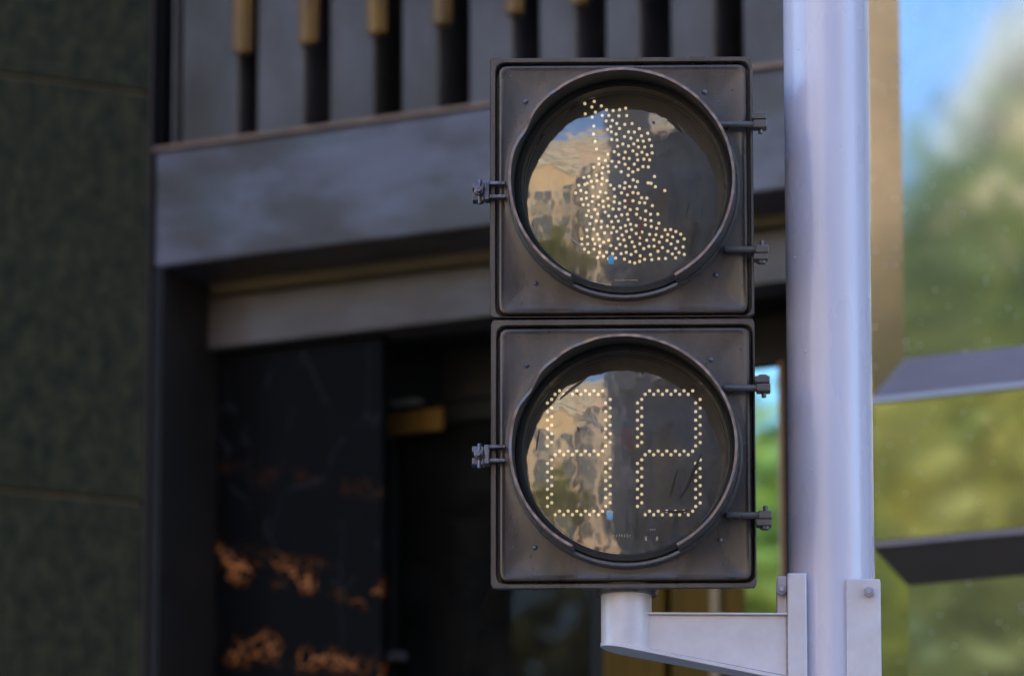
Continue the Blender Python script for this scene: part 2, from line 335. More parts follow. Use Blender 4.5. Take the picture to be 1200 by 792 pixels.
# doors in the recess plane w=.52
WD = .52
dz = U(WD, 520, 470)[1]
MB().box(mx1, uR, WD, WD+.1, dz, zl0 + .02).build('door_header', M['darkframe'], bd)
MB().box(mx1, uR, .321, WD+.1, zl0 - .02 + .03, zl0 + .04).build('recess_soffit', M['darkframe'], bd)
a0 = U(WD, 449, 600)[0]; a1 = U(WD, 462, 600)[0]; a2 = U(WD, 690, 600)[0]; a3 = U(WD, 708, 600)[0]
dr = MB().box(a0, a1, WD, WD+.05, 0.01, dz-.004).box(a2, a3, WD, WD+.05, .01, dz-.004).box(a1, a2, WD, WD+.05, dz-.05, dz-.004).box(a1, a2, WD, WD+.05, .01, .15).build('door', mat('door_frame_metal', (.010,.012,.010), .5, spec=.2), bd, bevel=.003)
MB().box(a1, a2, WD+.02, WD+.03, .151, dz-.051).build('door_pane', M['doorglass'], dr)
hx = U(WD, 640, 600)[0]
MB().cyl((hx, WD-.05, .9), (hx, WD-.05, 1.5), .014).cyl((hx, WD-.05, .95), (hx, WD+.02, .95), .009).cyl((hx, WD-.05, 1.45), (hx, WD+.02, 1.45), .009).build('door_handle', M['chip'], dr, smooth=True)
c0, cz0 = U(WD-.04, 455, 474); c1, cz1 = U(WD-.04, 488, 466)
MB().box(c0, c1, WD-.04, WD-.002, cz0, cz1).build('door_closer', mat('closer_paint', (.30,.29,.27), .4), bd, bevel=.003)
c0, cz0 = U(WD-.03, 436, 775); c1, cz1 = U(WD-.03, 470, 762)
MB().box(c0+.02, c1, WD-.03, WD-.002, cz0, cz1).build('hinge_cover', mat('hinge_paint', (.14,.12,.13), .5), bd, bevel=.002)
# brown timber sidelight and bright pane further right
b1 = U(WD, 780, 740)[0]; b2 = U(WD, 835, 740)[0]; b2b = U(WD, 848, 740)[0]; b3 = U(WD, 884, 600)[0]; b4 = U(WD, 921, 600)[0]
MB().box(a3+.001, b1, WD-.01, WD+.05, 0, dz-.004).build('timber_panel', M['wood'], bd, bevel=.004)
MB().box(b1+.012, b2, WD, WD+.05, 0, dz-.004).build('timber_panel', M['wood'], bd, bevel=.004)
MB().box(b2+.001, b2b, WD-.02, WD+.05, 0, dz-.004).build('timber_mullion', mat('pale_timber', (.30,.21,.09), .5), bd, bevel=.004)
MB().box(b2b+.001, b3-.012, WD-.005, WD+.05, 0, dz-.004).build('timber_panel', M['wood'], bd, bevel=.004)
pz = U(WD-.03, 900, 431)[1]
MB().box(b3-.0115, b4, WD-.03, WD-.01, .0, pz).build('side_pane', M['brightglass'], bd, bevel=.002)
MB().box(b4+.001, b4+.010, WD-.035, WD+.05, 0, pz+.01).build('timber_trim', M['orangewood'], bd, bevel=.002)
MB().box(b4+.011, uR, WD-.034, WD+.05, 0, zl0+.0).build('side_pier', M['darkframe'], bd, bevel=.004)
# dim room behind the door glass
MB().box(mx1-1.5, uR, WD+2.6, WD+2.7, 0, 5).box(mx1-1.6, mx1-1.5, WD+.11, WD+2.6, 0, 5).box(uR, uR+.1, WD+.11, WD+2.6, 0, 5).box(mx1-1.5, uR, WD+.11, WD+2.6, zl0+.05, zl0+.12).box(mx1-1.5, uR, WD+.11, WD+2.6, -.1, .004).build('lobby_room', M['interior'], bd)
# upper wall with windows
MB().box(-.02, uR, .0, .5, TOPZ, 12.5).build('upper_wall', M['wallup'], bd)
# body of the building behind, closing it at the sides and back
MB().box(-7, uR, 3.4, 9, 0, 12.4).box(-.3, uR, .62, 3.39, 5.1, 12.3).build('building_body', M['wallup'], bd)
# granite side wall: its own direction, slabs with open joints
SA = math.atan2(.477, .879)
SF = frame(Vector((FO.x - .012, FO.y - .004, 0)), SA)
inv = FF.inverted() @ SF
j1 = on(SF, 0, 85, 98)[1]; j2 = on(SF, 0, 85, 581)[1]; dj = j1 - j2
z = j2 - 4*dj + 0.0
edges = []
k = -6
while True:
    e = j2 + k*dj
    if e > 12.3: break
    edges.append(max(e, 0)); k += 1
edges = [e for e in edges if e > 0]; edges = [0] + edges
jt = MB(); jt.box(-7.2, -.004, .012, .35, 0, 12.3); o = jt.build('stone_backing', M['joint'], bd); o.matrix_local = inv
for i in range(len(edges)-1):
    for (xa, xb) in ((-2.4, -.004), (-4.8, -2.406), (-7.2, -4.806)):
        o = MB().box(xa, xb, 0, .0118, edges[i]+.0055, edges[i+1]-.0055).build('granite_slab', M['granite'], bd, bevel=.0015); o.matrix_local = inv
o = MB().box(-.0038, .0045, -.003, .02, 0, 12.3).build('corner_strip', M['cornerstrip'], bd); o.matrix_local = inv

# dull gold sign over the door
s0, sz0 = U(WD-.004, 449, 512); s1, sz1 = U(WD-.004, 520, 478)
sg = MB().box(s0, s1, WD-.016, WD-.002, sz0, sz1).build('door_sign', M['signgold'], None, bevel=.002)
sg.matrix_world = FF; tag(sg, 'small dull gold rectangular sign at the top corner of the dark glass door', 'sign')

# ================================================================== polished building on the right
rb = empty('polished_building', FF, 'building clad in dusty mirror polished panels with chamfered ledges behind the pole', 'building')
x0 = uR + .001; xc = U(0, 1021, 470)[0]
WP = .0
zs1 = U(0, 1023, 466)[1]; zs0 = U(0, 1030, 634)[1]
WI = .05                                                    # recess depth of the panes
zp1 = U(WI, 1062, 420)[1]; xi = U(WI, 1060, 420)[0]
zp0 = U(WI, 1065, 686)[1]
XE = 14.0
MB().box(x0, xc, 0, .5, 0, 12.5).build('corner_pier', M['polish'], rb)
MB().box(xc+.001, XE, .0, .07, zs0, zs1-.012).build('spandrel_panel', M['polish'], rb, bevel=.002)
# upper chamfer (catches the sky), a pale nosing below it
mb = MB(); A = [(xc,0,zs1),(XE,0,zs1),(XE,WI,zp1),(xi,WI,zp1)]
mb.poly(A); mb.build('upper_ledge', M['ledge'], rb)
MB().box(xc+.001, XE, -.004, .02, zs1-.0115, zs1-.0005).build('ledge_nosing', M['nosing'], rb, bevel=.002)
mb = MB(); mb.poly([(xc,0,zs0-.014),(XE,0,zs0-.014),(XE,WI,zp0),(xi,WI,zp0)]); mb.build('lower_soffit', M['soffit'], rb)
MB().box(xc+.001, XE, -.004, .05, zs0-.013, zs0-.001).build('soffit_nosing', M['ledge'], rb, bevel=.002)
mb = MB(); mb.poly([(xc,0,zs1),(xi,WI,zp1),(xi,WI,8),(xc,0,8)]); mb.build('side_chamfer', M['chamfer'], rb)
mb = MB(); mb.poly([(xc,0,zs0-.014),(xi,WI,zp0),(xi,WI,.3),(xc,0,.3)]); mb.build('side_chamfer', M['polish'], rb)
MB().box(xi, XE, WI, WI+.03, zp1, 8).build('window_pane', M['polish_pane'], rb)
MB().box(xi, XE, WI, WI+.03, .3, zp0).build('window_pane', M['polish_pane'], rb)
MB().box(xc, XE, -.02, .5, 0, .3).build('plinth', M['wallup'], rb)
MB().box(xc, XE, 0, .5, 8, 12.5).build('upper_wall', M['wallup'], rb)
MB().box(xc, XE, .12, 8, .3, 8).box(xc, XE, .51, 8, 8.001, 12.4).build('building_body', M['soffit'], rb)

# ================================================================== what stands across the street (seen mirrored in lenses, panes and polished stone)
def block(name, label, p0, p1, depth, h, m, cols, rows, winm, trim=None, z0=1.5, win=(1.3, 2.0), skip_side=True):
    """front from p0 to p1 (left to right as seen from the street), body behind it"""
    p0 = Vector((*p0, 0)); p1 = Vector((*p1, 0)); d = p1 - p0; Ln = d.length
    fr = frame(p0, math.atan2(d.y, d.x))
    t = empty(name, fr, label, 'building')
    MB().box(0, Ln, 0, depth, -.12, h).build('wall', m, t)
    MB().box(-.3, Ln+.3, -.45, depth+.3, h, h+.5).box(-.15, Ln+.15, -.2, depth+.15, h-.9, h-.002).build('cornice', trim or m, t)
    wm = MB(); ww, wh = win
    wm.box(-ww/2-.15, -ww/2, -.12, -.003, 0, wh).box(ww/2, ww/2+.15, -.12, -.003, 0, wh).box(-ww/2-.15, ww/2+.15, -.16, -.003, wh, wh+.2).box(-ww/2-.25, ww/2+.25, -.25, -.003, -.15, 0).box(-.04, .04, -.08, -.02, 0, wh)
    wf = wm.build('window', trim or m, t); wp = MB().box(-ww/2, ww/2, -.04, -.003, 0, wh).build('pane', winm, wf)
    first = True
    for j in range(rows):
        for i in range(cols):
            x = (i+.5)*Ln/cols; zz = z0 + j*(h-2.2-z0)/rows
            if first: wf.location = (x, 0, zz); first = False; continue
            a = wf.copy(); C.objects.link(a); a.parent = t; a.location = (x, 0, zz)
            b = wp.copy(); C.objects.link(b); b.parent = a
    return t
block('stone_building', 'broad yellow stone building mirrored on the left side of the lamp lenses', (-5.5, -26), (-22, -17), 12, 14.3, M['yellowstone'], 9, 4, M['winglass'], M['trimstone'])
block('stone_building', 'tall pale pink stone building mirrored left of the middle of the lamp lenses', (-2.5, -38), (-15, -36), 12, 20.3, M['pinkstone'], 6, 7, M['winglass'], M['trimstone'])
block('grey_building', 'low blue grey building mirrored on the right side of the lamp lenses', (8.2, -2.9), (-.5, -14), 1.2, 10.5, M['greystone'], 7, 3, M['winglass'], M['greystone'])
block('grey_tower', 'slender dark blue grey tower mirrored in the middle of the lamp lenses', (1.0, -22), (-1.9, -21.7), 5, 27, M['slate'], 3, 8, M['winglass'], M['slate'])
block('stone_building', 'pale cream tower mirrored at the upper right of the lamp lenses', (6.6, -35), (1.2, -35.5), 9, 22.6, M['pinkstone'], 4, 7, M['winglass'], M['trimstone'])
block('stone_building', 'cream stone building mirrored in the narrow chamfer beside the pole', (42, -23), (12, -19), 12, 20, M['pinkstone'], 12, 5, M['winglass'], M['trimstone'])
# steep gabled house beyond the trees; its roof edge cuts the sky in the mirror pane
gd = Vector((-.62, .785, 0)); g0 = Vector((-37.05, -20.35, 0)); gfr = frame(g0, math.atan2(gd.y, gd.x))
gh = empty('gabled_house', gfr, 'yellow house with a steep gable mirrored against the sky in the dusty pane', 'house')
MB().prism([(-9, -.12), (9, -.12), (9, 8), (0, 22), (-9, 8)], 0, 10).build('wall', M['yellowstone'], gh)
MB().prism([(-9.3, 7.6), (0, 22.05), (9.3, 7.6), (9.3, 8.0), (0, 22.5), (-9.3, 8.0)], -.3, 10.3).build('roof', M['trimstone'], gh)
for gx in (-5, 0, 5):
    for gz in (2, 6, 10):
        if abs(gx) < 4 or gz < 8:
            f_ = MB().box(gx-.8, gx+.8, -.08, -.003, gz, gz+2.2).build('window', M['trimstone'], gh); MB().box(gx-.65, gx+.65, -.1, -.081, gz+.15, gz+2.05).build('pane', M['winglass'], f_)

def leaf_crown(name, c, rad, n, size, mtl, parent, seed):
    rnd = random.Random(seed); bm = bmesh.new()
    clumps = []
    for k in range(34):
        th = rnd.uniform(0, 2*math.pi); ph = math.acos(rnd.uniform(-.75, 1)); rr = rnd.uniform(.35, 1.0)
        clumps.append((Vector((rad[0]*rr*math.sin(ph)*math.cos(th), rad[1]*rr*math.sin(ph)*math.sin(th), rad[2]*rr*math.cos(ph))), rnd.uniform(.16, .34)*rad[0]))
    for k in range(n):
        cc, cr = rnd.choice(clumps)
        v = Vector((rnd.gauss(0,1), rnd.gauss(0,1), rnd.gauss(0,.8))); v = v.normalized()*cr*rnd.uniform(.5, 1.05)
        p = Vector(c) + cc + v; s = size*rnd.uniform(.6, 1.3)
        q = Vector((rnd.gauss(0,1), rnd.gauss(0,1), rnd.gauss(.6,1))).to_track_quat('Z', 'Y').to_matrix()
        a, b = q @ Vector((s, 0, 0)), q @ Vector((0, s*.55, 0))
        bm.faces.new([bm.verts.new(p+x) for x in (a, b, -a, -b)])
    me = bpy.data.meshes.new(name); bm.to_mesh(me); bm.free(); me.materials.append(mtl)
    o = bpy.data.objects.new(name, me); C.objects.link(o); o.parent = parent; return o
def make_tree(seed, mtl, h=11, r=3.6):
    t = empty('street_tree', Matrix.Identity(4), 'leafy green street tree mirrored in the polished cladding', 'tree', 'street trees mirrored in the cladding')
    mb = MB(); rnd = random.Random(seed); mb.cyl((0,0,-.12), (0.1,0,h*.45), .24, 12, .15)
    for k in range(8):
        a = k*.8+rnd.random(); z = h*(.3+.04*k)
        mb.cyl((.07,0,z), (math.cos(a)*r*.6, math.sin(a)*r*.6, z+h*.22), .08, 8, .03)
    mb.build('trunk', M['bark'], t, smooth=True)
    leaf_crown('crown', (0,0,h*.64), (r, r, h*.36), 10500, .14, mtl, t, seed)
    return t
tA = make_tree(3, M['leaf'], 11.2, 3.7); tB = make_tree(11, M['leaf2'], 10.2, 3.3)
spots = [(-21.8,-4.6,0,.94,'b'), (-25.3,-6.9,1.0,1.08,'a'), (-15,-11,2.2,.72,'a'), (-27.5,-2.8,3.0,1.0,'b'), (-5.6,-17,.6,.66,'b'), (-30,-11.5,4.0,1.05,'a'), (14.3,-8.8,5.0,.76,'a'), (16.9,-13.0,1.6,1.24,'b')]
usedt = {}
for x, y, rz, s, k in spots:
    src = tA if k == 'a' else tB
    if k not in usedt: o = src; usedt[k] = 1
    else:
        o = src.copy(); C.objects.link(o)
        for ch in src.children:
            c = ch.copy(); C.objects.link(c); c.parent = o
    o.matrix_world = Matrix.Translation((x, y, 0)) @ Matrix.Rotation(rz, 4, 'Z') @ Matrix.Diagonal((s, s, s, 1))

# ================================================================== traffic light
S = 8.0/FPX
YL = 7.83
p = CAM + ray(731, 375) * (YL / ray(731, 375).y)
LO = Vector((p.x, YL, p.z)); LF = frame(LO, R(-1.6))
tl = empty('traffic_light', LF, 'dark weathered pedestrian signal with two round dotted displays, bracketed to a lilac pole', 'traffic light')
T = lambda w, px, py: on(LF, w, px, py)
def lx(px, w=0, py=375): return T(w, px, py)[0]
def lz(py, w=0, px=731): return T(w, px, py)[1]

def rrect(hw, hh, rc, n=96, ox=0, oz=0):
    """rounded rectangle sampled by angle so that it can be bridged to a circle"""
    out = []
    for i in range(n):
        a = 2*math.pi*i/n; dx, dz_ = math.sin(a), math.cos(a)
        t = min(hw/abs(dx) if abs(dx) > 1e-9 else 1e9, hh/abs(dz_) if abs(dz_) > 1e-9 else 1e9)
        x, z_ = dx*t, dz_*t
        cx, cz = hw-rc, hh-rc
        if abs(x) > cx and abs(z_) > cz:
            sx, sz = math.copysign(1, x), math.copysign(1, z_)
            # intersect ray with the corner circle
            ccx, ccz = sx*cx, sz*cz; b = dx*ccx + dz_*ccz; c = ccx**2 + ccz**2 - rc**2
            tt = b + math.sqrt(max(0, b*b - c)); x, z_ = dx*tt, dz_*tt
        out.append((x+ox, z_+oz))
    return out
NA = 256
def bridged(mb, rings, close=False):
    vs = [[mb.bm.verts.new(v) for v in r] for r in rings]
    if close: vs.append(vs[0])
    for a, b in zip(vs, vs[1:]):
        n = len(a)
        for i in range(n): mb.bm.faces.new((a[i], a[(i+1)%n], b[(i+1)%n], b[i]))
    return vs

R_RING = 137*S
def module(cpx, cpy, top_py, bot_py, dtop, dbot, x0p, x1p, dx0, dx1, seed, dents, scars):
    rnd = random.Random(seed)
    cx, cz = T(0, cpx, cpy)
    # housing shell: open box with a raised front lip
    X0, X1 = lx(x0p, 0, cpy), lx(x1p, 0, cpy); Z0, Z1 = lz(bot_py), lz(top_py)
    ox, oz = (X0+X1)/2, (Z0+Z1)/2; hw, hh = (X1-X0)/2, (Z1-Z0)/2
    def rr(hw_, hh_, rc, y): return [(x, y, z_) for x, z_ in rrect(hw_, hh_, rc, NA, ox, oz)]
    mb = MB(); t = 8*S
    D0, D1 = lx(dx0, 0, cpy), lx(dx1, 0, cpy); E0, E1 = lz(dbot), lz(dtop)
    dox, doz = (D0+D1)/2, (E0+E1)/2; dhw, dhh = (D1-D0)/2, (E1-E0)/2
    g = 3.0*S
    def dr_(grow, rc, y): return [(x, y, z_) for x, z_ in rrect(dhw+grow, dhh+grow, rc, NA, dox, doz)]
    bridged(mb, [rr(hw*.70, hh*.70, .02, .185), rr(hw*.78, hh*.78, .02, .17), rr(hw*.88, hh*.88, .02, .09), rr(hw*.955, hh*.955, .015, .038), rr(hw*.978, hh*.978, .012, .018), rr(hw-.001, hh-.001, .006, .014), rr(hw, hh, .004, .003), rr(hw-.0012, hh-.0012, .004, .0),
                 dr_(g+.0012, .012, .0), dr_(g, .012, .002), dr_(g, .012, .022)])
    ringb = rr(hw*.70, hh*.70, .02, .186); mb.bm.faces.new([mb.bm.verts.new(v) for v in ringb])
    ringf = dr_(g, .012, .0221); mb.bm.faces.new([mb.bm.verts.new(v) for v in ringf])
    h = mb.build('signal_housing', M['case'], tl, smooth=True)
    # door plate with the round opening
    mb = MB()
    def circ(r, y): return [(cx + r*math.sin(2*math.pi*i/NA), y, cz + r*math.cos(2*math.pi*i/NA)) for i in range(NA)]
    bridged(mb, [dr_(0, .010, .018), dr_(0, .010, .0035), dr_(-.0015, .009, .0008), dr_(-.004, .008, .0), dr_(-.0065, .007, .0012), dr_(-.009, .007, .0018),
                 circ(R_RING+.006, .0016), circ(R_RING+.001, .0008), circ(R_RING-.002, .0008)])
    door = mb.build('lamp_door', M['case'], tl, smooth=True)
    # ring collar round the lens
    prof = [(R_RING, .0015), (R_RING-.0003,-.006), (R_RING-.003,-.0092), (R_RING-.0065,-.0088), (R_RING-.0085,-.0045), (R_RING-.0105,-.0035), (R_RING-.0118,-.0075),
            (R_RING-.015,-.0100), (R_RING-.018,-.0080), (R_RING-.0195,-.0010), (R_RING-.0215,.004), (R_RING-.023,.016)]
    MB().lathe(prof, cx, cz, NA).build('collar', M['case2'], door, smooth=True)
    MB().lathe([(R_RING-.0088,-.006),(R_RING-.0098,-.0095),(R_RING-.0140,-.0108),(R_RING-.0152,-.0050),(R_RING-.0218,.0038),(R_RING-.0225,.016),(R_RING-.024,.016)], cx, cz, NA).build('inner_collar', M['black'], door, smooth=True)
    # visor: cut cylinder, open at the bottom, leaning slightly down
    mb = MB(); Rv = R_RING - .0072; th = .0036; n = 220; gap0, gap1 = 152, 207       # degrees clockwise from the top
    rows = 14; outer = []; inner = []
    def depth(a):
        d = .084
        b = abs((a+180) % 360 - 180)
        if b > 95: d -= .006*min(1, (b-95)/50)
        for (c, w, am) in dents: d -= am*math.exp(-((a-c)/w)**2)
        return d + .0006*math.sin(a*.31+seed) + .0004*math.sin(a*.9)
    seq = []
    A0, A1 = gap1-360, gap0
    for i in range(n+1):
        a = A0 + (A1-A0)*i/n; d = depth(a); ro, ri = [], []
        for j in range(rows+1):
            f = j/rows; y = .001 + (-d-.001)*f
            yy = -y
            warp = sum(bm_*math.exp(-((a-c)/w)**2)*f*f for (c, w, bm_) in ((dents[0][0], 9, .004),)) if dents else 0
            for rad, lst in ((Rv+th/2-warp, ro), (Rv-th/2-warp, ri)):
                x = cx + rad*math.sin(R(a)) - max(0, -y)*.035; zz = cz + rad*math.cos(R(a)) - max(0, -y)*.068
                lst.append(mb.bm.verts.new((x, y, zz)))
        seq.append((ro, ri))
    for (ao, ai), (bo, bi) in zip(seq, seq[1:]):
        for j in range(rows):
            mb.bm.faces.new((ao[j], bo[j], bo[j+1], ao[j+1])); f = mb.bm.faces.new((ai[j], ai[j+1], bi[j+1], bi[j])); f.material_index = 1
        f = mb.bm.faces.new((ao[rows], bo[rows], bi[rows], ai[rows])); f.material_index = 2
    for (ro, ri) in (seq[0], seq[-1]):
        for j in range(rows): mb.bm.faces.new((ro[j], ro[j+1], ri[j+1], ri[j]))
    v = mb.build('visor', M['case2'], tl, smooth=True); v.data.materials.append(M['black']); v.data.materials.append(M['rim'])
    # lens: a shallow convex dome
    rl = 123*S; LY = -.006; sag = .009; Rs = (rl*rl+sag*sag)/(2*sag)
    prof = []
    for k in range(25):
        r = max(rl*k/24, .0006); prof.append((r, LY - (math.sqrt(Rs*Rs-r*r) - (Rs-sag))))
    L_ = MB().lathe(prof, cx, cz, 128, caps=False); L_.bm.faces.new([v_ for v_ in list(L_.bm.verts)[:128]])
    L_.build('lens', M['lens'], tl, smooth=True)
    MB().lathe([(rl+.0015,LY-.004),(rl-.002,LY-.004),(rl-.002,LY+.0035),(rl+.0015,LY+.0035)], cx, cz, 128, closed=True).build('lens_gasket', M['gasket'], tl, smooth=True)
    lens_y = lambda r: LY - (math.sqrt(Rs*Rs-r*r) - (Rs-sag)) - .0005
    def scar(pts_, w0, name='scratch', m_='scratch'):
        mb = MB(); P_ = [T(-.008, a, b) for a, b in pts_]; N_ = len(P_); ls = []
        for k, (x, z_) in enumerate(P_):
            q = P_[min(k+1, N_-1)]; p_ = P_[max(k-1, 0)]; dx, dz_ = q[0]-p_[0], q[1]-p_[1]; l_ = math.hypot(dx, dz_)
            w = w0*S*.5*math.sin(math.pi*(k+.35)/(N_-.3)); ax, az = -dz_/l_*w, dx/l_*w
            ls.append([mb.bm.verts.new((x+s_*ax, lens_y(math.hypot(x+s_*ax-cx, z_+s_*az-cz)), z_+s_*az)) for s_ in (-1, 1)])
        for a, b in zip(ls, ls[1:]): mb.bm.faces.new((a[0], b[0], b[1], a[1]))
        ob = mb.build(name, M[m_], tl)
        sol = ob.modifiers.new('thick', 'SOLIDIFY'); sol.thickness = .0003
    for pts_, w0, nm, m_ in scars: scar(pts_, w0, nm, m_)
    # board behind
    bo = MB().lathe([(rl+.006,.018),(rl+.006,.021)], cx, cz, 96, caps=True).build('display_board', M['board'], tl)
    return cx, cz, door, bo, h

cxa, cza, doorA, boardA, housA = module(731.5, 220, 67, 371.5, 76, 367, 574, 883, 584, 876, 1, [(-62, 5, .008), (-35, 3, .004), (118, 6, .004)], [([(749,256),(751,264),(750,272),(752,281)],2.2,'grime_mark','rust'), ([(782,141),(789,145),(795,151),(800,157)],4.5,'grime_mark','scratch'), ([(765,143),(766,144.5),(767,146)],3.2,'grime_mark','scratch'), ([(664,270),(671,281),(680,288),(690,292)],1.6,'scratch','pale'), ([(808,236),(806,246),(803,256)],1.2,'scratch','scratch')])
cxb, czb, doorB, boardB, housB = module(733.5, 531, 373.5, 689, 384, 680, 575, 885.5, 585, 880, 5, [(-58, 7, .014), (-38, 5, .008), (-20, 4, .004), (-84, 7, .006), (130, 5, .004)], [([(656,468),(666,459),(678,450),(688,442)],4.0,'scratch','scratch'), ([(794,551),(790,565),(787,576),(785,583)],3.0,'grime_mark','scratch'), ([(822,532),(813,552),(806,570),(797,585)],4.2,'grime_mark','scratch'), ([(777,599),(788,600),(799,600),(808,597)],3.5,'grime_mark','scratch'), ([(677,501),(678,504),(678,507)],3.6,'grime_mark','scratch'), ([(674,462),(676,461),(678,463)],2.6,'grime_mark','scratch'), ([(632,505),(630,516),(628,528)],2.2,'grime_mark','rust'), ([(694,487),(698,496),(704,506)],2.4,'scratch','pale'), ([(752,436),(753,437.5),(754,439)],2.6,'grime_mark','scratch')])
# spacer ring between the two heads and cap under the lower one
MB().box(lx(590), lx(870), .02, .16, lz(374.2), lz(371)).build('spacer', M['gasket'], tl)
ub = lz(690)
mb = MB(); mb.cyl((lx(733), .05, ub+.03), (lx(733), .05, ub-.001), .05, 64, .04); mb.build('bottom_boss', M['case2'], tl, smooth=True)

# rivets and screws on the doors
for door, pts in ((doorA, [(616,119),(826,108),(628,332),(839,322)]), (doorB, [(617,428),(833,421),(627,641),(844,632)])):
    for px, py in pts:
        x, z_ = T(0, px, py); MB().ball((x, .0012, z_), .0034, (1,.7,1)).build('rivet', M['bare'], door, smooth=True)
# small paint blisters
rnd = random.Random(4)
for door, cx, cz, box in ((doorA, cxa, cza, (592,870,84,362)), (doorB, cxb, czb, (592,874,392,674))):
    mb = MB(); k = 0
    while k < 42:
        px, py = rnd.uniform(box[0], box[1]), rnd.uniform(box[2], box[3]); x, z_ = T(0, px, py)
        if math.hypot(x-cx, z_-cz) < R_RING+.006: continue
        mb.ball((x, .0016, z_), rnd.uniform(.0005, .0016), (1,.5,rnd.uniform(.8,1.6)), 6, 4); k += 1
    mb.build('paint_blisters', M['case2'], door, smooth=True)

# clasps: two hinge arms on the right, one swing clip on the left of each door
def arm(door, py, px0, px1, up):
    t = MB(); x0, z0 = T(-.012, px0, py); x1 = T(-.012, px1, py)[0]; r = .0052
    t.cyl((x0, -.010, z0), (x1-.006, -.010, z0-.001), r*.85, 14, r); t.ball((x0, -.010, z0), r*.85)
    t.box(x0-.002, x0+.010, -.008, .002, z0-.004, z0+.004)
    t.box(x1-.019, x1, -.018, .004, z0-.0065, z0+.0045)
    a = t.build('hinge_arm', M['case2'], door, bevel=.0016, smooth=True)
    s = 1 if up else -1
    k = MB(); zc = z0 + s*.0105
    k.box(x1-.021, x1-.001, -.016, .008, zc-.0045, zc+.0045)
    k.cyl((x1-.010, -.006, zc-.009*1), (x1-.010, -.006, zc+.0075), .0065, 16); k.cyl((x1-.009, -.006, z0-s*.013), (x1-.009, -.006, z0), .0034, 10)
    k.build('hinge_knuckle', M['case2'], door, bevel=.0014, smooth=True)
arm(doorA, 145.5, 846, 899, True); arm(doorA, 292, 851, 901, False); arm(doorB, 454, 850, 903, True); arm(doorB, 603, 853, 905, False)
def clip(door, py):
    xa = lx(571, -.01, py); xb = lx(593, -.01, py); zc = lz(py, -.01)
    t = MB(); t.box(xa, xb, -.012, -.003, zc+.0085, zc+.0135); t.box(xa, xb, -.012, -.003, zc-.0100, zc-.0050)
    t.box(lx(568), xa+.003, -.014, .010, zc-.0125, zc+.0135)
    t.build('swing_clip', M['bare'], door, bevel=.0012, smooth=True)
    n = MB(); x = lx(561.5)
    n.box(x-.009, x+.007, -.010, .012, zc-.013, zc-.0035); n.box(x-.009, x+.007, -.010, .012, zc+.004, zc+.012)
    n.cyl((x, -.016, zc), (x, .012, zc), .0072, 6); n.cyl((x, -.024, zc-.001), (x, -.012, zc-.001), .0036, 10); n.cyl((x+.001, -.008, zc-.018), (x+.001, -.008, zc+.016), .0032, 10)
    n.build('wing_nut', M['bare'], door, bevel=.0010, smooth=True)
clip(doorA, 223); clip(doorB, 532)

# ---- LED beads
YB = .0165
def bead_mesh(r):
    mb = MB(); mb.ball((0,0,0), r, (1,.9,1), 12, 8); bmesh.ops.recalc_face_normals(mb.bm, faces=mb.bm.faces)
    me = bpy.data.meshes.new('led'); mb.bm.to_mesh(me); mb.bm.free(); me.materials.append(M['led'])
    for p_ in me.polygons: p_.use_smooth = True
    return me
BEAD = bead_mesh(.0022)
def place_leds(board, pts, cx, cz, single=50):
    P = [T(YB, px, py) for px, py in pts]
    P.sort(key=lambda q: math.hypot(q[0]-cx, q[1]-cz))
    for x, z_ in P[:single]:
        o = bpy.data.objects.new('led', BEAD); C.objects.link(o); o.parent = board; o.location = (x, YB, z_)
    mb = MB()
    for x, z_ in P[single:]: mb.ball((x, YB, z_), .0022, (1,.9,1), 10, 6)
    tag(mb.build('led_beads', M['led'], board, smooth=True), kind='stuff')
def inside(p_, poly):
    x, y = p_; c = False; n = len(poly)
    for i in range(n):
        (x1, y1), (x2, y2) = poly[i], poly[(i+1) % n]
        if (y1 > y) != (y2 > y) and x < (x2-x1)*(y-y1)/(y2-y1)+x1: c = not c
    return c
polys = [([(684,122),(694,117),(706,121),(720,128),(734,124),(737,136),(724,142),(712,146),(702,138),(696,142),(700,166),(693,168),(693,140),(685,136)], 6.4),
         ([(716,142),(735,142),(752,150),(763,160),(765,178),(762,196),(746,200),(735,212),(725,200),(716,190),(720,172),(714,158)], 6.2),
         ([(700,186),(712,176),(716,186),(712,210),(722,222),(735,210),(748,222),(762,232),(770,248),(776,262),(790,270),(803,274),(804,298),(792,303),(766,304),(742,309),(720,303),(700,306),(692,298),(678,287),(690,262),(684,244),(676,232),(672,216),(690,204)], 6.0)]
pts = []; rnd = random.Random(21)
for poly, dist in polys:
    xs = [q[0] for q in poly]; ys = [q[1] for q in poly]
    for _ in range(14000):
        q = (rnd.uniform(min(xs), max(xs)), rnd.uniform(min(ys), max(ys)))
        if inside(q, poly) and all((q[0]-a)**2 + (q[1]-b)**2 > dist**2 for a, b in pts): pts.append(q)
pts += [(779,223.5),(767,207),(759.5,214.5),(763,215),(747,213),(742,211),(768,219),(712,152),(699,175),(688,215)]
place_leds(boardA, pts, cxa, cza)
dig = []
for off in (0, -105.5):
    for y_ in (457.8, 528.4, 598.7):
        for k in range(6): dig.append((761.2+off+10.1*k, y_)); dig.append((756+off+10.1*k, y_+4.2))
    for y_ in (467.9, 538.6):
        for k in range(6):
            for xr, xl in ((752, 747), (820.5, 815.2)):
                dig.append((xr+off, y_+10.05*k)); dig.append((xl+off, y_+4.2+10.05*k))
place_leds(boardB, dig, cxb, czb)
